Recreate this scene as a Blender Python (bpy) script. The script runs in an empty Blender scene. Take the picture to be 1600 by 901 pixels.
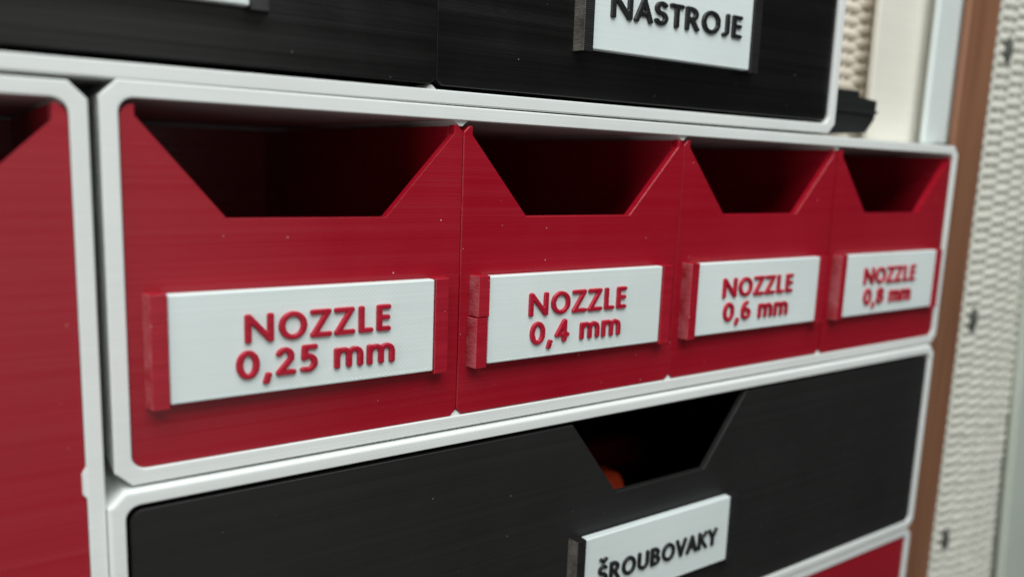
import bpy, bmesh, math, random
import numpy as np
from mathutils import Vector, Matrix

random.seed(7)
S = 0.001                                   # all measures below are in millimetres
scene = bpy.context.scene
col = scene.collection

# ------------------------------------------------------------------ camera
cam_d = bpy.data.cameras.new('camera')
cam = bpy.data.objects.new('camera', cam_d); col.objects.link(cam)
fwd = Vector((0.55918641, 0.81392365, -0.15760343))
up = Vector((0.05780949, 0.15135907, 0.98678696))
rgt = Vector((0.82702395, -0.56090883, 0.03758543))
m = Matrix((rgt, up, -fwd)).transposed().to_4x4()
m.translation = Vector((-16.4027, -111.6933, 42.7073)) * S
cam.matrix_world = m
cam_d.sensor_width = 36.0
cam_d.lens = 36.0 * 1248.42 / 1600.0
cam_d.clip_start = 0.004
cam_d.clip_end = 20.0
cam_d.dof.use_dof = True
cam_d.dof.focus_distance = 0.1335
cam_d.dof.aperture_fstop = 11.5
scene.camera = cam

# ------------------------------------------------------------------ world, lamps, exposure
world = bpy.data.worlds.new('World'); scene.world = world; world.use_nodes = True
bg = world.node_tree.nodes['Background']
bg.inputs[0].default_value = (0.80, 0.90, 0.86, 1); bg.inputs[1].default_value = 0.055

def area(name, loc, target, sx, sy, power, colour):
    l = bpy.data.lights.new(name, 'AREA'); l.shape = 'RECTANGLE'; l.size = sx * S; l.size_y = sy * S
    l.energy = power; l.color = colour
    o = bpy.data.objects.new(name, l); col.objects.link(o)
    o.location = Vector(loc) * S
    o.rotation_euler = (Vector(target) - Vector(loc)).to_track_quat('-Z', 'Y').to_euler()
    return o
area('ceiling_lamp', (-40, -330, 580), (70, 0, 20), 800, 480, 5.7, (0.955, 1.0, 0.99))
area('window_light', (-70, -950, -40), (0, 0, 20), 740, 960, 1.1, (1.0, 0.98, 0.95))

area('side_window', (-800, -170, 120), (60, 0, 30), 260, 500, 1.9, (1.0, 0.97, 0.93))

vs = scene.view_settings
vs.view_transform = 'Standard'; vs.look = 'None'; vs.exposure = 0.2; vs.gamma = 1.0; vs.use_curve_mapping = False

# ------------------------------------------------------------------ materials
def new_mat(name):
    mt = bpy.data.materials.new(name); mt.use_nodes = True
    return mt, mt.node_tree, mt.node_tree.nodes['Principled BSDF']

def plastic(name, rgb, rough=0.42, streak=0.35, specks=True, speck_rgb=(0.75, 0.7, 0.68), spec=0.5,
            hatch=0.0, sss=0.0, vary=0.12, band=950, gloss=0.25):
    """Filament-printed plastic: faint layer lines, slight colour drift, dust specks."""
    mt, nt, b = new_mat(name); N = nt.nodes; L = nt.links
    tc = N.new('ShaderNodeTexCoord'); oi = N.new('ShaderNodeObjectInfo')
    off = N.new('ShaderNodeVectorMath'); off.operation = 'MULTIPLY_ADD'
    cmb = N.new('ShaderNodeCombineXYZ')
    for i in range(3): L.new(oi.outputs['Random'], cmb.inputs[i])
    L.new(cmb.outputs[0], off.inputs[0]); off.inputs[1].default_value = (0.37, 0.21, 0.53)
    L.new(tc.outputs['Object'], off.inputs[2])
    def noise(scale_vec, detail=2.0, rough_=0.55):
        mp = N.new('ShaderNodeMapping'); mp.inputs['Scale'].default_value = scale_vec
        L.new(off.outputs[0], mp.inputs['Vector'])
        n = N.new('ShaderNodeTexNoise'); n.inputs['Scale'].default_value = 1.0
        n.inputs['Detail'].default_value = detail; n.inputs['Roughness'].default_value = rough_
        L.new(mp.outputs[0], n.inputs['Vector']); return n
    fine = noise((3.5, 3.5, 2700), 2.0)                    # single layers
    broad = noise((4.5, 4.5, band), 3.0, 0.7)              # bands of layers
    cloud = noise((60, 60, 60), 3.0)
    smudge = noise((38, 38, 30), 4.0, 0.6)
    # colour
    r1 = N.new('ShaderNodeMapRange'); r1.inputs['From Min'].default_value = 0.3; r1.inputs['From Max'].default_value = 0.7
    r1.inputs['To Min'].default_value = 1 - vary; r1.inputs['To Max'].default_value = 1 + vary
    L.new(broad.outputs['Fac'], r1.inputs['Value'])
    mul = N.new('ShaderNodeMix'); mul.data_type = 'RGBA'; mul.blend_type = 'MULTIPLY'; mul.inputs[0].default_value = 1.0
    mul.inputs[6].default_value = (*rgb, 1); L.new(r1.outputs[0], mul.inputs[7])
    r2 = N.new('ShaderNodeMapRange'); r2.inputs['From Min'].default_value = 0.3; r2.inputs['From Max'].default_value = 0.7
    r2.inputs['To Min'].default_value = 0.955; r2.inputs['To Max'].default_value = 1.03
    L.new(smudge.outputs['Fac'], r2.inputs['Value'])
    mul2 = N.new('ShaderNodeMix'); mul2.data_type = 'RGBA'; mul2.blend_type = 'MULTIPLY'; mul2.inputs[0].default_value = 1.0
    L.new(mul.outputs[2], mul2.inputs[6]); L.new(r2.outputs[0], mul2.inputs[7])
    colour = mul2.outputs[2]
    if specks:
        v = N.new('ShaderNodeTexVoronoi'); v.voronoi_dimensions = '2D'; v.inputs['Scale'].default_value = 125.0
        sx = N.new('ShaderNodeSeparateXYZ'); cx_ = N.new('ShaderNodeCombineXYZ'); L.new(off.outputs[0], sx.inputs[0])
        L.new(sx.outputs['X'], cx_.inputs['X']); L.new(sx.outputs['Z'], cx_.inputs['Y']); L.new(cx_.outputs[0], v.inputs['Vector'])
        sep = N.new('ShaderNodeSeparateColor'); L.new(v.outputs['Color'], sep.inputs[0])
        th = N.new('ShaderNodeMapRange'); th.inputs['From Min'].default_value = 0.35; th.inputs['From Max'].default_value = 1.0
        th.inputs['To Min'].default_value = 0.0; th.inputs['To Max'].default_value = 0.0155
        L.new(sep.outputs[0], th.inputs['Value'])
        lt = N.new('ShaderNodeMath'); lt.operation = 'LESS_THAN'
        L.new(v.outputs['Distance'], lt.inputs[0]); L.new(th.outputs[0], lt.inputs[1])
        sc = N.new('ShaderNodeMath'); sc.operation = 'MULTIPLY'; sc.inputs[1].default_value = 0.55
        L.new(lt.outputs[0], sc.inputs[0])
        mx = N.new('ShaderNodeMix'); mx.data_type = 'RGBA'
        L.new(sc.outputs[0], mx.inputs[0]); L.new(colour, mx.inputs[6]); mx.inputs[7].default_value = (*speck_rgb, 1)
        colour = mx.outputs[2]
    L.new(colour, b.inputs['Base Color'])
    # roughness
    rr = N.new('ShaderNodeMapRange'); rr.inputs['From Min'].default_value = 0.3; rr.inputs['From Max'].default_value = 0.7
    rr.inputs['To Min'].default_value = rough - 0.12; rr.inputs['To Max'].default_value = rough + 0.12
    sm = N.new('ShaderNodeMath'); sm.operation = 'MULTIPLY_ADD'; sm.inputs[1].default_value = 0.6
    hb = N.new('ShaderNodeMath'); hb.operation = 'MULTIPLY'; hb.inputs[1].default_value = 0.4; L.new(broad.outputs['Fac'], hb.inputs[0])
    L.new(smudge.outputs['Fac'], sm.inputs[0]); L.new(hb.outputs[0], sm.inputs[2]); L.new(sm.outputs[0], rr.inputs['Value']); L.new(rr.outputs[0], b.inputs['Roughness'])
    sp = N.new('ShaderNodeMapRange'); sp.inputs['From Min'].default_value = 0.3; sp.inputs['From Max'].default_value = 0.7
    sp.inputs['To Min'].default_value = spec * (1 - gloss); sp.inputs['To Max'].default_value = min(spec * (1 + gloss), 1.6); sp.clamp = True
    mixs = N.new('ShaderNodeMath'); mixs.operation = 'MULTIPLY_ADD'; mixs.inputs[1].default_value = 0.45
    hf = N.new('ShaderNodeMath'); hf.operation = 'MULTIPLY'; hf.inputs[1].default_value = 0.55; L.new(broad.outputs['Fac'], hf.inputs[0])
    L.new(fine.outputs['Fac'], mixs.inputs[0]); L.new(hf.outputs[0], mixs.inputs[2])
    L.new(mixs.outputs[0], sp.inputs['Value']); L.new(sp.outputs[0], b.inputs['Specular IOR Level'])
    # relief
    a1 = N.new('ShaderNodeMath'); a1.operation = 'MULTIPLY_ADD'; a1.inputs[1].default_value = 0.6
    L.new(broad.outputs['Fac'], a1.inputs[0]); L.new(fine.outputs['Fac'], a1.inputs[2])
    # evenly stacked print layers
    lw = N.new('ShaderNodeTexWave'); lw.wave_type = 'BANDS'; lw.bands_direction = 'Z'; lw.inputs['Scale'].default_value = 0.314 / 0.00030
    lw.inputs['Distortion'].default_value = 0.12; lw.inputs['Detail'].default_value = 0.0
    L.new(off.outputs[0], lw.inputs['Vector'])
    a0 = N.new('ShaderNodeMath'); a0.operation = 'MULTIPLY_ADD'; a0.inputs[1].default_value = 0.45
    L.new(lw.outputs['Fac'], a0.inputs[0]); L.new(a1.outputs[0], a0.inputs[2])
    h = a0.outputs[0]
    if hatch > 0:
        mp = N.new('ShaderNodeMapping'); mp.inputs['Rotation'].default_value = (0, math.radians(42), 0)
        L.new(off.outputs[0], mp.inputs['Vector'])
        w = N.new('ShaderNodeTexWave'); w.wave_type = 'BANDS'; w.bands_direction = 'X'
        w.inputs['Scale'].default_value = 0.314 / 0.00047; w.inputs['Distortion'].default_value = 0.25
        w.inputs['Detail'].default_value = 1.0; w.inputs['Detail Scale'].default_value = 0.4
        L.new(mp.outputs[0], w.inputs['Vector'])
        wm = N.new('ShaderNodeMath'); wm.operation = 'MULTIPLY'
        L.new(w.outputs['Fac'], wm.inputs[0]); L.new(cloud.outputs['Fac'], wm.inputs[1])
        a2 = N.new('ShaderNodeMath'); a2.operation = 'MULTIPLY_ADD'; a2.inputs[1].default_value = hatch
        L.new(wm.outputs[0], a2.inputs[0]); L.new(h, a2.inputs[2]); h = a2.outputs[0]
    bp = N.new('ShaderNodeBump'); bp.inputs['Strength'].default_value = streak; bp.inputs['Distance'].default_value = 0.00006
    L.new(h, bp.inputs['Height']); L.new(bp.outputs[0], b.inputs['Normal'])
    if sss > 0:
        b.inputs['Subsurface Weight'].default_value = sss
        b.inputs['Subsurface Radius'].default_value = (1.0, 0.25, 0.2); b.inputs['Subsurface Scale'].default_value = 0.0006
    return mt

M = {}
M['red'] = plastic('red_filament', (0.330, 0.0024, 0.0140), 0.33, 0.45, spec=0.55, vary=0.03, gloss=0.40, band=800)
M['red_clip'] = plastic('red_filament_clip', (0.36, 0.004, 0.018), 0.36, 0.6, spec=0.6)
M['red_letter'] = plastic('red_letter_filament', (0.42, 0.006, 0.026), 0.40, 0.5, specks=False)
M['black'] = plastic('black_filament', (0.0036, 0.0033, 0.0031), 0.28, 0.38, spec=0.52, vary=0.06, band=420, gloss=0.4, speck_rgb=(0.3, 0.3, 0.29))
M['black_matte'] = plastic('charcoal_filament', (0.0092, 0.0089, 0.0082), 0.55, 0.16, vary=0.04, gloss=0.1, speck_rgb=(0.3, 0.3, 0.29))
M['black_clip'] = plastic('black_filament_clip', (0.010, 0.010, 0.0095), 0.45, 1.0, speck_rgb=(0.3, 0.3, 0.29))
M['black_letter'] = plastic('black_letter_filament', (0.012, 0.013, 0.013), 0.40, 0.5, specks=False)
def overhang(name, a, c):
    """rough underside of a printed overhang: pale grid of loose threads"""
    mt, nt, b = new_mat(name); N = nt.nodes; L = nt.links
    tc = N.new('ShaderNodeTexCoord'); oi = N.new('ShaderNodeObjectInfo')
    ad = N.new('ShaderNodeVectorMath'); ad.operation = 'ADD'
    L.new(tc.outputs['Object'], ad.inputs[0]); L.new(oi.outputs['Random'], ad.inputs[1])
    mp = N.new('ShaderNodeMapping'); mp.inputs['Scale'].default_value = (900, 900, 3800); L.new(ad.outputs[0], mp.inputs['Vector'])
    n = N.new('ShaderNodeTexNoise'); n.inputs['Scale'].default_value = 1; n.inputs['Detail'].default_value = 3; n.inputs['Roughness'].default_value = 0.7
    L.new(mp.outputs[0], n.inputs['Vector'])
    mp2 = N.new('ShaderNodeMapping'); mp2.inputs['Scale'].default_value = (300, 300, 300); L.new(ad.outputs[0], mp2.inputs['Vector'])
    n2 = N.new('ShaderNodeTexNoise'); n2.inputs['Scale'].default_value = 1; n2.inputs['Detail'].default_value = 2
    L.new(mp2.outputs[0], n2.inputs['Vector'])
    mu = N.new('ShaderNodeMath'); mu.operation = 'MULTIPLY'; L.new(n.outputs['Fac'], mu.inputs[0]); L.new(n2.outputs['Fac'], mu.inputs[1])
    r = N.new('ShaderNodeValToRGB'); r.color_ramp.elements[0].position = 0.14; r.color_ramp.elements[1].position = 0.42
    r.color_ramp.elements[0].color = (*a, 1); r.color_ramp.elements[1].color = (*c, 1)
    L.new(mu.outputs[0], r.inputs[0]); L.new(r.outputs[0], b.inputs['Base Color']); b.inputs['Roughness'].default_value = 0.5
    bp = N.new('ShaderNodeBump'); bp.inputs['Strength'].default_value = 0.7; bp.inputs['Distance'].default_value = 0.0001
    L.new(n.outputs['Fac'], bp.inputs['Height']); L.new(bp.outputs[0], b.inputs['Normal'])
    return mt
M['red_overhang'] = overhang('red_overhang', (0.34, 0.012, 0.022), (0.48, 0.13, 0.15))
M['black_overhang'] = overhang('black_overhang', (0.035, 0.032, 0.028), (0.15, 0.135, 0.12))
M['white'] = plastic('white_filament', (0.79, 0.81, 0.795), 0.42, 0.28, specks=False, vary=0.02)
M['plate'] = plastic('white_plate_filament', (0.75, 0.82, 0.81), 0.42, 0.22, specks=False, vary=0.015, hatch=1.3)
M['cream'] = plastic('cream_paint', (0.84, 0.80, 0.71), 0.6, 0.05, specks=False, vary=0.02)
M['bluewhite'] = plastic('pale_grey_paint', (0.70, 0.76, 0.75), 0.5, 0.05, specks=False, vary=0.02)
M['palegreen'] = plastic('pale_green_grey_paint', (0.55, 0.60, 0.53), 0.6, 0.05, specks=False, vary=0.02)
M['bracket'] = plastic('bracket_black', (0.012, 0.0135, 0.013), 0.45, 0.2, specks=False)
M['orange'] = plastic('orange_handle', (0.40, 0.036, 0.010), 0.4, 0.1, specks=False)
M['slit_shade'] = plastic('slit_shade_dark', (0.075, 0.082, 0.068), 0.7, 0.1, specks=False)  # dark tone painted in for the shade inside weave slits

mt, nt, b = new_mat('steel'); b.inputs['Base Color'].default_value = (0.5, 0.5, 0.5, 1); b.inputs['Metallic'].default_value = 1
b.inputs['Roughness'].default_value = 0.3; M['steel'] = mt

def wood_mat():
    mt, nt, b = new_mat('brown_wood'); N = nt.nodes; L = nt.links
    tc = N.new('ShaderNodeTexCoord'); mp = N.new('ShaderNodeMapping'); mp.inputs['Scale'].default_value = (420, 420, 14)
    L.new(tc.outputs['Object'], mp.inputs['Vector'])
    n = N.new('ShaderNodeTexNoise'); n.inputs['Scale'].default_value = 1; n.inputs['Detail'].default_value = 4
    L.new(mp.outputs[0], n.inputs['Vector'])
    r = N.new('ShaderNodeValToRGB'); r.color_ramp.elements[0].position = 0.3; r.color_ramp.elements[1].position = 0.75
    r.color_ramp.elements[0].color = (0.185, 0.075, 0.036, 1); r.color_ramp.elements[1].color = (0.30, 0.135, 0.072, 1)
    L.new(n.outputs['Fac'], r.inputs[0]); L.new(r.outputs[0], b.inputs['Base Color'])
    b.inputs['Roughness'].default_value = 0.55
    bp = N.new('ShaderNodeBump'); bp.inputs['Strength'].default_value = 0.2; bp.inputs['Distance'].default_value = 0.0002
    L.new(n.outputs['Fac'], bp.inputs['Height']); L.new(bp.outputs[0], b.inputs['Normal'])
    return mt
M['wood'] = wood_mat()

def wicker_mat(name, a, c):
    mt, nt, b = new_mat(name); N = nt.nodes; L = nt.links
    tc = N.new('ShaderNodeTexCoord'); oi = N.new('ShaderNodeObjectInfo')
    ad = N.new('ShaderNodeVectorMath'); ad.operation = 'ADD'
    L.new(tc.outputs['Object'], ad.inputs[0]); L.new(oi.outputs['Random'], ad.inputs[1])
    mp = N.new('ShaderNodeMapping'); mp.inputs['Scale'].default_value = (90, 300, 700)
    L.new(ad.outputs[0], mp.inputs['Vector'])
    n = N.new('ShaderNodeTexNoise'); n.inputs['Scale'].default_value = 1; n.inputs['Detail'].default_value = 3
    L.new(mp.outputs[0], n.inputs['Vector'])
    r = N.new('ShaderNodeValToRGB'); r.color_ramp.elements[0].position = 0.3; r.color_ramp.elements[1].position = 0.7
    r.color_ramp.elements[0].color = (*a, 1); r.color_ramp.elements[1].color = (*c, 1)
    L.new(n.outputs['Fac'], r.inputs[0]); L.new(r.outputs[0], b.inputs['Base Color'])
    b.inputs['Roughness'].default_value = 0.5
    bp = N.new('ShaderNodeBump'); bp.inputs['Strength'].default_value = 0.3; bp.inputs['Distance'].default_value = 0.0002
    L.new(n.outputs['Fac'], bp.inputs['Height']); L.new(bp.outputs[0], b.inputs['Normal'])
    return mt
M['wicker'] = wicker_mat('pale_wicker', (0.70, 0.685, 0.61), (0.80, 0.785, 0.70))
M['wicker_peach_lit'] = wicker_mat('peach_lit_wicker', (0.70, 0.62, 0.52), (0.80, 0.72, 0.61))  # peach light on the rear weave, tinted into its colour

# ------------------------------------------------------------------ helpers
def finish(name, verts, faces, mat, parent=None, loc=(0, 0, 0), bevel=0.0, seg=2, smooth=True):
    me = bpy.data.meshes.new(name)
    me.from_pydata([tuple(c * S for c in v) for v in verts], [], faces)
    bm = bmesh.new(); bm.from_mesh(me); bmesh.ops.recalc_face_normals(bm, faces=bm.faces); bm.to_mesh(me); bm.free()
    me.materials.append(mat)
    if smooth:
        me.polygons.foreach_set('use_smooth', [True] * len(me.polygons)); me.set_sharp_from_angle(angle=math.radians(32))
    o = bpy.data.objects.new(name, me); col.objects.link(o)
    o.location = Vector(loc) * S
    if parent: o.parent = parent
    if bevel > 0:
        md = o.modifiers.new('bevel', 'BEVEL'); md.width = bevel * S; md.segments = seg
        md.limit_method = 'ANGLE'; md.angle_limit = math.radians(28); md.harden_normals = True
    return o

def empty(name, loc, label, cat, group=None):
    o = bpy.data.objects.new(name, None); col.objects.link(o); o.location = Vector(loc) * S
    o.empty_display_size = 0.01
    tag(o, label, cat, group); return o

def tag(o, label, cat, group=None):
    o['label'] = label; o['category'] = cat
    if group: o['group'] = group

def prism_y(poly, ya, yb):
    """extrude an (x, z) outline along y"""
    n = len(poly)
    v = [(x, ya, z) for x, z in poly] + [(x, yb, z) for x, z in poly]
    f = [list(range(n)), list(range(2 * n - 1, n - 1, -1))]
    f += [[i, (i + 1) % n, n + (i + 1) % n, n + i] for i in range(n)]
    return v, f

def prism_z(poly, za, zb):
    n = len(poly)
    v = [(x, y, za) for x, y in poly] + [(x, y, zb) for x, y in poly]
    f = [list(range(n)), list(range(2 * n - 1, n - 1, -1))]
    f += [[i, (i + 1) % n, n + (i + 1) % n, n + i] for i in range(n)]
    return v, f

def boxes(lst):
    V, F = [], []
    for (x0, x1, y0, y1, z0, z1) in lst:
        k = len(V)
        V += [(x0, y0, z0), (x1, y0, z0), (x1, y1, z0), (x0, y1, z0), (x0, y0, z1), (x1, y0, z1), (x1, y1, z1), (x0, y1, z1)]
        F += [[k + i for i in q] for q in ((0, 1, 2, 3), (4, 7, 6, 5), (0, 4, 5, 1), (1, 5, 6, 2), (2, 6, 7, 3), (3, 7, 4, 0))]
    return V, F

# ------------------------------------------------------------------ drawer frames
def corner_loop(x0, x1, z0, z1, r, rounded, n=7):
    pts = []
    for cx, cz, a0 in ((x0 + r, z0 + r, 180), (x1 - r, z0 + r, 270), (x1 - r, z1 - r, 0), (x0 + r, z1 - r, 90)):
        A = (cx + r * math.cos(math.radians(a0)), cz + r * math.sin(math.radians(a0)))
        B = (cx + r * math.cos(math.radians(a0 + 90)), cz + r * math.sin(math.radians(a0 + 90)))
        for i in range(n):
            t = i / (n - 1)
            if rounded:
                a = math.radians(a0 + 90 * t); pts.append((cx + r * math.cos(a), cz + r * math.sin(a)))
            else:
                pts.append((A[0] * (1 - t) + B[0] * t, A[1] * (1 - t) + B[1] * t))
    return pts

def frame(label, x0, x1, z0, z1, wall=2.15, y0=0.0, depth=105.0, r_in=1.9, cham=2.1, fil=0.22, b_in=0.22, tilt=0.0, pivot=None, wtop=None):
    """open-fronted printed shell; x0..z1 is the opening"""
    px, pz = (x0 + x1) / 2, z0 - wall
    X0, X1, Z0, Z1 = x0 - px, x1 - px, z0 - pz, z1 - pz
    loops = []
    def inner(d, y): loops.append([(x, y, z) for x, z in corner_loop(X0 - d, X1 + d, Z0 - d, Z1 + d, r_in + d, True)])
    wt = wtop if wtop else wall
    def outer(d, y): loops.append([(x, y, z) for x, z in corner_loop(X0 - wall + d, X1 + wall - d, Z0 - wall + d, Z1 + wt - d, max(cham - 0.586 * d, 0.2), False)])
    inner(0, depth - 2); inner(0, b_in)
    for a in (30, 60, 90): inner(b_in * (1 - math.cos(math.radians(a))), b_in * (1 - math.sin(math.radians(a))))
    for a in (90, 72, 54, 36, 18, 0): outer(fil * (1 - math.cos(math.radians(a))), fil * (1 - math.sin(math.radians(a))))
    outer(0, depth)
    n = len(loops[0]); V = [p for l in loops for p in l]; F = []
    for k in range(len(loops) - 1):
        for i in range(n):
            j = (i + 1) % n; F.append([k * n + i, k * n + j, (k + 1) * n + j, (k + 1) * n + i])
    F.append(list(range(n))); k = (len(loops) - 1) * n; F.append(list(range(k, k + n)))
    o = finish('drawer_cabinet', V, F, M['white'], None, (px, y0, pz))
    wn = o.modifiers.new('normals', 'WEIGHTED_NORMAL'); wn.weight = 100; wn.keep_sharp = True
    if tilt: o.rotation_euler = (0, math.radians(tilt), 0)
    tag(o, label, 'cabinet', 'white printed drawer frames')
    return o

def rib(parent, x, z, sgn, w=1.5, h=1.0, y=0.6):
    """little pointed guide between two drawers; sgn +1 stands up, -1 hangs down"""
    v, f = prism_y([(x - w, z - 0.05 * sgn), (x + w, z - 0.05 * sgn), (x + 0.25, z + h * sgn), (x - 0.25, z + h * sgn)], y, 60)
    px, py, pz = (c / S for c in parent.location)
    v = [(a - px, b_ - py, c - pz) for a, b_, c in v]
    return finish('guide_rib', v, f, M['white'], parent, bevel=0.08, seg=1)

H = 48.7
f_noz = frame('white frame holding the row of four red nozzle drawers', -0.05, 200.35, -0.05, H + 0.0, wall=2.15)
f_low = frame('white frame around the wide black drawer under the nozzle drawers', -1.15, 199.2, -53.35, -4.75, wall=2.15, y0=-0.75, fil=0.65)
f_bot = frame('white frame around the red drawer at the bottom right corner', -1.0, 199.7, -106.9, -58.05, wall=2.15, y0=-0.2, fil=0.5)
f_left = frame('tall white frame at the left edge around the large red drawer', -110.0, -5.5, -57.0, 48.15, wall=2.1, y0=-0.1)
f_up = frame('white frame along the top holding the two black drawers', -55.2, 145.1, 53.15, 101.9, wall=2.15, y0=0.05, fil=0.3, tilt=-0.22)
for k in (1, 2, 3):
    rib(f_noz, 50 * k - 0.3, H, -1, 1.4, 0.9); rib(f_noz, 50 * k, 0, 1, 1.1, 0.75)
rib(f_up, 44.1, 53.1, 1, 1.1, 0.75)
# small catch on the inside of the tall left frame
v, f = prism_y([(-5.45, 1.6), (-5.45, -3.0), (-6.0, -2.2), (-6.0, 0.6)], 0.1, 8)
pl = f_left.location / S
finish('catch', [(a - pl.x, b_ - pl.y, c - pl.z) for a, b_, c in v], f, M['white'], f_left, bevel=0.1)

# ------------------------------------------------------------------ raised lettering
HW = 0.089
def arc(cx, cz, rx, rz, a0, a1, n=18):
    return [(cx + rx * math.cos(math.radians(a0 + (a1 - a0) * i / n)), cz + rz * math.sin(math.radians(a0 + (a1 - a0) * i / n))) for i in range(n + 1)]
e, t_ = HW, 1 - HW
GLYPHS = {   # advance width, list of centre-line strokes, cap height 1
 'N': (0.86, [[(e + .02, e), (e + .02, t_)], [(e + .04, t_), (.74, e)], [(.76, e), (.76, t_)]]),
 'O': (0.95, [arc(.475, .5, .365, .41, 0, 360, 40)]),
 'Z': (0.70, [[(.10, t_), (.60, t_)], [(.59, t_ - .01), (.11, e + .01)], [(.10, e), (.62, e)]]),
 'L': (0.62, [[(e + .04, t_), (e + .04, e)], [(e + .04, e), (.54, e)]]),
 'E': (0.64, [[(e + .04, t_), (e + .04, e)], [(e + .04, t_), (.54, t_)], [(e + .04, .52), (.51, .52)], [(e + .04, e), (.54, e)]]),
 '0': (0.72, [arc(.36, .5, .245, .41, 0, 360, 36)]),
 '2': (0.72, [arc(.33, .66, .23, .235, 155, -35, 20) + [(.12, e + .02)], [(.12, e), (.62, e)]]),
 '5': (0.70, [[(.56, t_), (.17, t_)], [(.17, t_), (.15, .53)], [(.15, .53)] + arc(.28, .345, .28, .245, 95, -100, 22) + [(.10, .12)]]),
 '4': (0.74, [[(.50, e), (.50, t_)], [(.48, t_), (.10, .33)], [(.10, .32), (.66, .32)]]),
 '6': (0.72, [arc(.37, .33, .235, .23, 0, 360, 28), [(.135, .34)] + arc(.45, .50, .315, .40, 180, 95, 12)]),
 '8': (0.72, [arc(.36, .30, .24, .205, 0, 360, 28), arc(.36, .705, .205, .195, 0, 360, 26)]),
 ',': (0.34, [[(.22, .07), (.13, -.15)]]),
 'm': (1.05, [[(e + .03, e), (e + .03, .68)], [(e + .03, .48)] + arc(.335, .48, .195, .20, 165, 0, 10) + [(.53, e)],
              [(.53, .48)] + arc(.725, .48, .195, .20, 165, 0, 10) + [(.92, e)]]),
 ' ': (0.34, []),
 'A': (0.80, [[(.12, e), (.40, t_)], [(.40, t_), (.68, e)], [(.22, .34), (.58, .34)]]),
 'S': (0.64, [arc(.33, .70, .21, .20, 40, 250, 18) + arc(.31, .305, .22, .205, 75, -150, 20)]),
 'T': (0.66, [[(.08, t_), (.58, t_)], [(.33, t_), (.33, e)]]),
 'R': (0.72, [[(e + .04, e), (e + .04, t_)], [(.14, t_), (.30, t_)] + arc(.32, .69, .23, .21, 88, -88, 14) + [(.14, .48)], [(.36, .46), (.62, e)]]),
 'J': (0.46, [[(.32, t_), (.32, .25)] + arc(.13, .25, .19, .17, 0, -80, 8)]),
 'U': (0.82, [[(.14, t_)] + [(.14, .38)] + arc(.41, .37, .27, .27, 180, 360, 18) + [(.68, t_)]]),
 'B': (0.72, [[(e + .04, e), (e + .04, t_)], [(.14, t_), (.30, t_)] + arc(.32, .71, .21, .19, 88, -88, 12) + [(.14, .52)],
              [(.14, .51), (.34, .51)] + arc(.34, .305, .25, .205, 88, -88, 12) + [(.14, e)]]),
 'V': (0.78, [[(.10, t_), (.39, e)], [(.39, e), (.68, t_)]]),
 'K': (0.74, [[(e + .04, e), (e + .04, t_)], [(.60, t_), (.18, .50)], [(.27, .58), (.64, e)]]),
 'Y': (0.72, [[(.10, t_), (.36, .48)], [(.62, t_), (.36, .48)], [(.36, .48), (.36, e)]]),
}
INK = {'N': .95, 'O': .97, 'Z': .77, 'L': .55, 'E': .55, '0': .75, ',': .29, '2': .67, '5': .61, '4': .74, '6': .68, '8': .70, 'm': 1.06,
       'A': .86, 'S': .64, 'T': .70, 'R': .72, 'J': .40, 'U': .80, 'B': .70, 'V': .82, 'K': .76, 'Y': .74, ' ': .44}
KX = 1.27                                                                     # stems are heavier than bars
for ch_, (adv_, st_) in list(GLYPHS.items()):
    if not st_: continue
    lo = min(x for q in st_ for x, z in q); hi = max(x for q in st_ for x, z in q); hx = HW * KX
    w_ = INK[ch_]; k_ = (w_ - 2 * hx) / max(hi - lo, 1e-3)
    GLYPHS[ch_] = (w_, [[(hx + (x - lo) * k_, z) for x, z in q] for q in st_])
mid_ = INK['S'] / 2
GLYPHS['Š'] = (INK['S'], GLYPHS['S'][1] + [[(mid_ - .15, 1.27), (mid_, 1.15)], [(mid_ + .15, 1.27), (mid_, 1.15)]])
def gap(a, b):
    if ' ' in (a, b): return 0.06
    return {'ZZ': .07, 'OZ': .10, 'NO': .15, '0,': .09, ',2': .13, 'AK': .05, 'VA': .0, 'OV': .06, 'KY': .03, 'ST': .07, 'TR': .07, 'NA': .08, 'AS': .07, 'OJ': .10}.get(a + b, .125)
_cache = {}
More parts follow.
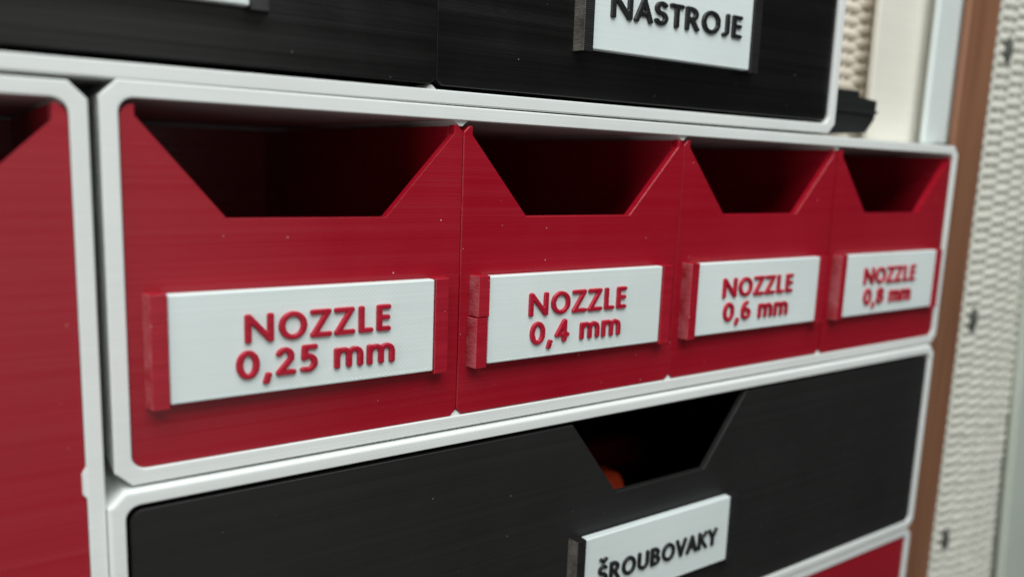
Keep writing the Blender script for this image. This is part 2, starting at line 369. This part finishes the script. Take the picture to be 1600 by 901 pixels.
def glyph_mesh(ch, cap, xs, mat):
    """distance field of the strokes -> outline by marching squares -> raised, round-shouldered letter"""
    key = (ch, round(cap, 3), round(xs, 3), mat.name)
    if key in _cache: return _cache[key]
    strokes = GLYPHS[ch][1]; R = HW * cap; rc = 0.72 * R                       # corner rounding of the stroke ends
    step = 0.034 * cap
    kx = KX * xs
    P = [[(x * cap / KX, z * cap) for x, z in s] for s in strokes]
    allp = [q for s in P for q in s]
    xa = min(q[0] for q in allp) - R * 1.6; xb = max(q[0] for q in allp) + R * 1.6
    za = min(q[1] for q in allp) - R * 1.6; zb = max(q[1] for q in allp) + R * 1.6
    nx = int((xb - xa) / step) + 2; nz = int((zb - za) / step) + 2
    gx, gz = np.meshgrid(xa + step * np.arange(nx), za + step * np.arange(nz), indexing='ij')
    D = np.full(gx.shape, 1e9)
    for s in P:
        straight = len(s) == 2
        for (ax, az), (bx, bz) in zip(s[:-1], s[1:]):
            dx, dz = bx - ax, bz - az; ln = math.hypot(dx, dz)
            if ln < 1e-6: continue
            ux, uz = dx / ln, dz / ln; mx, mz = (ax + bx) / 2, (az + bz) / 2
            a = np.abs((gx - mx) * ux + (gz - mz) * uz); c = np.abs(-(gx - mx) * uz + (gz - mz) * ux)
            r = rc if straight else R
            qa = a - (ln / 2 + (R - r)); qc = c - (R - r)
            d = np.hypot(np.maximum(qa, 0), np.maximum(qc, 0)) + np.minimum(np.maximum(qa, qc), 0) - r
            D = np.minimum(D, d)
    V, F, idx = [], [], {}
    Hm = 0.45; sh = 0.11
    def top(d):                                                               # height of the letter above the plate
        q = min(max(-d, 0) / sh, 1.0); return Hm * (0.55 + 0.45 * math.sqrt(1 - (1 - q) ** 2))
    def node(i, j):
        k = ('n', i, j)
        if k not in idx: idx[k] = len(V); V.append((gx[i, j], -top(D[i, j]), gz[i, j]))
        return idx[k]
    def cut(i, j, i2, j2):
        k = ('c',) + tuple(sorted(((i, j), (i2, j2))))
        if k not in idx:
            a, b2 = D[i, j], D[i2, j2]; t = a / (a - b2); idx[k] = len(V)
            V.append((gx[i, j] + t * (gx[i2, j2] - gx[i, j]), -top(0), gz[i, j] + t * (gz[i2, j2] - gz[i, j])))
        return idx[k]
    rim = []
    for i in range(nx - 1):
        for j in range(nz - 1):
            cs = [(i, j), (i + 1, j), (i + 1, j + 1), (i, j + 1)]
            ins = [D[c] < 0 for c in cs]
            if not any(ins): continue
            poly, cuts = [], []
            for k in range(4):
                if ins[k]: poly.append(node(*cs[k]))
                if ins[k] != ins[(k + 1) % 4]:
                    c = cut(*cs[k], *cs[(k + 1) % 4]); poly.append(c); cuts.append((c, ins[k]))
            F.append(poly)
            if len(cuts) == 2: rim.append((cuts[0][0], cuts[1][0]))
    base = {}
    for a, b2 in rim:
        for q in (a, b2):
            if q not in base: base[q] = len(V); V.append((V[q][0], 0.12, V[q][2]))
        F.append([a, b2, base[b2], base[a]])
    V = [(x * kx, y, z) for x, y, z in V]
    me = bpy.data.meshes.new('letter'); me.from_pydata([tuple(c * S for c in q) for q in V], [], F)
    bm = bmesh.new(); bm.from_mesh(me); bmesh.ops.recalc_face_normals(bm, faces=bm.faces)
    bm.to_mesh(me); bm.free()
    me.polygons.foreach_set('use_smooth', [True] * len(me.polygons)); me.set_sharp_from_angle(angle=math.radians(50))
    me.materials.append(mat); _cache[key] = me
    return me

def letters(text, plate, x_left, x_right, z_base, y, cap, mat):
    total = sum(GLYPHS[c][0] if c != ' ' else INK[' '] for c in text) + sum(gap(a, b2) for a, b2 in zip(text[:-1], text[1:]))
    xs = (x_right - x_left) / (total * cap); x = x_left
    for k, c in enumerate(text):
        if c != ' ':
            o = bpy.data.objects.new('letter', glyph_mesh(c, cap, xs, mat)); col.objects.link(o)
            o.parent = plate; o.location = Vector((x, y, z_base)) * S
        x += (INK[' '] if c == ' ' else GLYPHS[c][0]) * cap * xs
        if k + 1 < len(text): x += gap(c, text[k + 1]) * cap * xs

# ------------------------------------------------------------------ drawers
def ear_outline(W, Hh, cl, cr, notch):
    """front outline; cl / cr corner cut at left / right; notch = list of points from right to left"""
    def c(cx, cz, r, a0, n):
        if n == 0:
            return [(cx + r * math.cos(math.radians(a)), cz + r * math.sin(math.radians(a))) for a in (a0, a0 + 90)]
        return [(cx + r * math.cos(math.radians(a0 + 90 * i / n)), cz + r * math.sin(math.radians(a0 + 90 * i / n))) for i in range(n + 1)]
    (rl, nl), (rr, nr) = cl, cr
    return (c(rl, rl, rl, 180, nl) + c(W - rr, rr, rr, 270, nr) + c(W - rr, Hh - rr, rr, 0, nr) + notch + c(rl, Hh - rl, rl, 90, nl))

def drawer(label, group, x0, z0, W, Hh, y, mats, corners, notch, plate=None, depth=98.0, wall_h=None, split=False, thick=1.7):
    body, clipm, letm = mats
    t = empty('drawer', (x0, y, z0), label, 'drawer', group)
    v, f = prism_y(ear_outline(W, Hh, *corners, notch), 0, thick)
    finish('front_panel', v, f, body, t, bevel=0.22)
    wh = wall_h or Hh - 2.5
    v, f = boxes([(1.2, W - 1.2, thick - 0.02, depth, 0.4, 1.8), (0.5, 1.9, thick - 0.02, depth, 1.8, wh), (W - 1.9, W - 0.5, thick - 0.02, depth, 1.8, wh),
                  (1.9, W - 1.9, depth - 1.4, depth, 1.8, wh)])
    finish('tray', v, f, body, t, smooth=False)
    if plate:
        xp, zp, wp, hp, lines = plate            # plate rectangle inside the drawer front
        yp = -1.95 - 0.15 * 0
        zb, zt = zp - 0.45, zp + hp + 0.15
        left = [(xp - 2.75, 0.1), (xp - 2.2, -2.25), (xp - 0.06, -2.25), (xp - 0.06, 0.1)]
        right = [(xp + wp + 0.06, 0.1), (xp + wp + 0.06, -2.25), (xp + wp + 2.45, -2.25), (xp + wp + 3.0, 0.1)]
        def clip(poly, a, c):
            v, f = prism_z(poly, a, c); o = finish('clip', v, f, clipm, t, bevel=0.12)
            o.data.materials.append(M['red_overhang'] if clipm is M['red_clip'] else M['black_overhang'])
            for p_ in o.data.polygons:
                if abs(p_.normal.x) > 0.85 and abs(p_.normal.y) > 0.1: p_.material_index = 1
        if split:
            zs = zp + 8.15
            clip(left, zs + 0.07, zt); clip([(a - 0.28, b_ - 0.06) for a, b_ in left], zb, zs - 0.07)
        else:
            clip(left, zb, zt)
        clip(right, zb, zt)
        v, f = boxes([(0, wp, 0, 1.7, 0, hp)])
        pl_ = finish('name_plate', v, f, M['plate'], t, (xp, yp, zp), bevel=0.28, seg=3)
        V, F = [], []
        for q in range(int(wp / 0.62) - 1):
            x = 0.55 + 0.62 * q + random.uniform(-.08, .08); z = 0.42 + random.uniform(-.06, .06); k0 = len(V); r = random.uniform(.12, .2)
            V += [(x - r, 0.05, z), (x, 0.05, z - r), (x + r, 0.05, z), (x, 0.05, z + r), (x, -random.uniform(.05, .12), z)]
            F += [[k0, k0 + 1, k0 + 4], [k0 + 1, k0 + 2, k0 + 4], [k0 + 2, k0 + 3, k0 + 4], [k0 + 3, k0, k0 + 4]]
        finish('print_dots', V, F, M['plate'], pl_)['kind'] = 'stuff'
        for text, xl, xr, zbase, cap in lines:
            letters(text, pl_, xl, xr, zbase, 0.0, cap, letm)
    return t

RED = (M['red'], M['red_clip'], M['red_letter']); BLK = (M['black'], M['black_clip'], M['black_letter'])
MAT = (M['black_matte'], M['black_clip'], M['black_letter'])
CH = (1.0, 0); RD = (1.7, 6)
info = [('0,25 mm', 'leftmost red drawer in the row, white plate reading NOZZLE 0,25 mm', 9.85, 32.05, 8.6, 32.8),
        ('0,4 mm', 'second red drawer in the row, white plate reading NOZZLE 0,4 mm', 8.1, 30.5, 8.55, 29.4),
        ('0,6 mm', 'third red drawer in the row, white plate reading NOZZLE 0,6 mm', 7.4, 30.3, 8.0, 29.2),
        ('0,8 mm', 'rightmost red drawer in the row, smallest in view, plate reading NOZZLE 0,8 mm', 7.5, 30.3, 8.1, 29.0)]
for k, (txt, lab, a, b_, c, d) in enumerate(info):
    W = 49.9
    nt_ = [(48.3, 47.9), (48.3, 46.5), (36.6, 33.4), (12.9, 33.4), (1.75, 46.5), (1.75, 47.9)]
    drawer(lab, 'red nozzle drawers', 50 * k + 0.05, 0.05, W, 47.9, (0.35, 0.25, 0.4, 0.3)[k], RED,
           (RD if k == 0 else CH, RD if k == 3 else CH), nt_, (4.6, 8.7, 39.75, 14.95,
           [('NOZZLE', a, b_, 7.5, 4.12), (txt, c, d, 2.4, 4.12)]), wall_h=47.7, split=(k == 1))

# wide black drawer below
cx = 100.3
drawer('wide charcoal drawer below the red row, plate reading ŠROUBOVAKY', None, -0.6, -53.2, 199.3, 47.6, -0.35, MAT, (RD, RD),
       [(cx + 24.3, 47.6), (cx + 12.4, 31.9), (cx - 12.6, 31.9), (cx - 24.5, 47.6)],
       (78.8, 9.9, 41.2, 14.9, [('ŠROUBOVAKY', 3.4, 37.4, 4.7, 4.0)]), wall_h=44, thick=1.4)
# red drawer below that, only its upper right corner is in view
drawer('plain red drawer at the bottom right corner, mostly cut off', None, -0.5, -106.7, 199.7, 48.3, 0.15, RED, (RD, RD),
       [(cx + 24.3, 48.3), (cx + 12.4, 32.6), (cx - 12.6, 32.6), (cx - 24.5, 48.3)], None, wall_h=44)
# tall red drawer at the left
drawer('tall red drawer at the left edge, beside the white gap', None, -109.8, -56.8, 104.2, 104.4, 0.3, RED, (RD, RD),
       [(102.5, 104.4), (102.5, 102.3), (88.5, 88.5), (15.7, 88.5), (1.75, 102.3), (1.75, 104.4)], None, wall_h=104.2)
# two black drawers above
for k, (lab, lines, yy, lift) in enumerate([
        ('black drawer at the top left with glossy streaked front', [], -0.25, 0.35),
        ('black drawer at the top, white plate reading NASTROJE', [('NASTROJE', 3.6, 37.5, 5.7, 4.3)], 0.75, 0.3)]):
    t = drawer(lab, 'black drawers of the top frame', -55 + 100 * k + 0.05, 53.15 + lift, (99.6, 99.85)[k], 47.6, yy, BLK,
               (RD if k == 0 else CH, RD if k == 1 else CH),
               [(74.0, 47.6), (62.3, 32.2), (37.6, 32.2), (25.8, 47.6)],
               (29.4 if k else 30.0, 8.2 if k else 7.5, 40.7, 14.9, lines), wall_h=44)
    t.rotation_euler = (0, math.radians(-0.22), 0)
    t.location.z += (0.0, 0.38)[k] * S

# screwdrivers lying in the wide black drawer
def lathe(profile, n=16):
    V, F = [], []
    for s, r in profile:
        for i in range(n):
            a = 2 * math.pi * i / n; rr = r * (1 + 0.07 * math.cos(6 * a)); V.append((s, rr * math.cos(a), rr * math.sin(a)))
    for k in range(len(profile) - 1):
        for i in range(n):
            j = (i + 1) % n; F.append([k * n + i, k * n + j, (k + 1) * n + j, (k + 1) * n + i])
    F += [list(range(n)), list(range((len(profile) - 1) * n, len(profile) * n))]
    return V, F
def screwdriver(label, loc, yaw, pitch=0):
    t = empty('screwdriver', loc, label, 'screwdriver', 'screwdrivers in the black drawer')
    v, f = lathe([(0, 3), (1.5, 5.5), (8, 6.5), (18, 5.2), (26, 4.2), (32, 5.6), (34, 4.4)]); finish('handle', v, f, M['orange'], t)
    v, f = lathe([(33, 1.8), (70, 1.8), (74, 2.2), (78, 0.6)], 10); finish('shaft', v, f, M['steel'], t)
    t.rotation_euler = (0, math.radians(pitch), math.radians(yaw))
screwdriver('orange handled screwdriver seen through the notch of the charcoal drawer', (109.6, 25, -35.2), 183, -6)
screwdriver('red handled screwdriver lying deeper behind the orange one', (147, 58, -43), 187, -5)

# ------------------------------------------------------------------ things to the right
def slab(name, x0, x1, y0, y1, z0, z1, mat, label, cat, bevel=0.6, group=None):
    v, f = boxes([(x0 - (x0 + x1) / 2, x1 - (x0 + x1) / 2, y0 - y0, y1 - y0, 0, z1 - z0)])
    o = finish(name, v, f, mat, None, ((x0 + x1) / 2, y0, z0), bevel=bevel, seg=3); tag(o, label, cat, group); return o
slab('wooden_post', 205.6, 221.6, 3, 5.2, -110, 125, M['wood'], 'brown wooden post right of the drawer frames', 'post', 0.8)
slab('white_upright', 195.3, 212, 5.6, 7.4, 51.3, 130, M['bluewhite'], 'pale blue grey upright behind the brown post', 'upright', 0.8)
slab('cream_panel', 176, 224, 10, 12, 51.3, 150, M['cream'], 'smooth cream panel behind the top right corner', 'panel', 0.8)
pp = slab('pale_panel', 280.5, 340, 6.2, 9, -110, 90, M['palegreen'], 'pale green grey panel at the lower right edge', 'panel', 0.8)
pp.rotation_euler = (0, math.radians(-6), 0); pp.location.x += 2 * S

# black bracket on the side of the upper frame
v, f = prism_y([(148.0, 51.5), (167.3, 52.6), (170.5, 56.0), (171.0, 60.6), (163.4, 61.1), (163.2, 62.5), (148.0, 62.1)], 5, 9)
v = [(a - 158, b_ - 5, c - 51.5) for a, b_, c in v]
br = empty('bracket', (158, 5, 51.5), 'black stepped plastic bracket beside the top frame', 'bracket')
finish('body', v, f, M['bracket'], br, bevel=0.4)
v, f = boxes([(-10, 12.4, -0.7, -0.02, 5.8, 6.5)])
finish('ledge', v, f, M['bracket'], br, bevel=0.15)

# woven wicker: every strand is a piece of its own, alternate strands are half a wave apart
def strand_mesh(name, length, pitch, phase, amp, hh, th, curve, x_mid, mat, per=7, sides=8):
    n = int(length / pitch * per); V, F = [], []
    pts = []
    for i in range(n + 1):
        x = length * i / n
        y = curve * (x - x_mid) ** 2 - amp * math.cos(math.pi * x / pitch + phase)
        pts.append((x, y))
    for i, (x, y) in enumerate(pts):
        a = pts[max(i - 1, 0)]; c = pts[min(i + 1, n)]
        tx, ty = c[0] - a[0], c[1] - a[1]; l = math.hypot(tx, ty); nx_, ny_ = -ty / l, tx / l
        for k in range(sides):
            an = 2 * math.pi * k / sides
            V.append((x + nx_ * th * math.cos(an), y + ny_ * th * math.cos(an), hh * math.sin(an)))
    for i in range(n):
        for k in range(sides):
            j = (k + 1) % sides; F.append([i * sides + k, i * sides + j, (i + 1) * sides + j, (i + 1) * sides + k])
    F += [list(range(sides)), list(range(n * sides, (n + 1) * sides))]
    me = bpy.data.meshes.new(name); me.from_pydata([tuple(q * S for q in p_) for p_ in V], [], F)
    bm = bmesh.new(); bm.from_mesh(me); bmesh.ops.recalc_face_normals(bm, faces=bm.faces); bm.to_mesh(me); bm.free()
    me.polygons.foreach_set('use_smooth', [True] * len(me.polygons)); me.materials.append(mat)
    return me

def wicker(name, label, x0, y0, z0, z1, length, pitch, row, curve, x_mid, mat, stakes, slit_shades=(), amp=0.62):
    t = empty(name, (x0, y0, z0), label, 'wickerwork')
    ms = [strand_mesh('strand', length, pitch, ph, amp, row * 0.78, 0.62, curve, x_mid, mat) for ph in (0.0, math.pi)]
    n = int((z1 - z0) / row)
    for i in range(n):
        o = bpy.data.objects.new('strand', ms[i % 2]); col.objects.link(o); o.parent = t
        o.location = Vector((random.uniform(-.35, .35), random.uniform(-.12, .12), (i + 0.5) * row + random.uniform(-.06, .06))) * S
    for k in range(stakes):
        x = pitch * k; V, F = lathe([(0, 1.0), (z1 - z0, 1.0)], 8)
        V = [(x + b2, curve * (x - x_mid) ** 2 + c2, a2) for a2, b2, c2 in V]
        finish('stake', V, F, mat, t)
    for (kx, kz) in slit_shades:  # dark ellipsoids stand in for shaded slits between the strands
        V, F = lathe([(-4.0, 0.15), (-2.8, 0.95), (0, 1.5), (2.8, 0.95), (4.0, 0.15)], 12)
        V = [(kx - x0 + b2 * 0.9, curve * (kx - x0 - x_mid) ** 2 + c2 * 0.9 - 1.25, a2 + kz - z0) for a2, b2, c2 in V]
        finish('slit_shade', V, F, M['slit_shade'], t)
    return t
wicker('wicker_screen', 'pale woven wicker standing right of the brown post', 226.5, 7.5, -118, 118, 104, 9.4, 1.60, 0.0022, 12, M['wicker'], 12,
       slit_shades=((235.2, 79.5), (235.2, 0.2), (235.6, -71)))
wicker('wicker_strip', 'narrow strip of peach-lit woven wicker between top frame and cream panel', 152, 16, 51.3, 125, 40, 9.4, 1.6, 0.0, 10, M['wicker_peach_lit'], 5, amp=0.6)
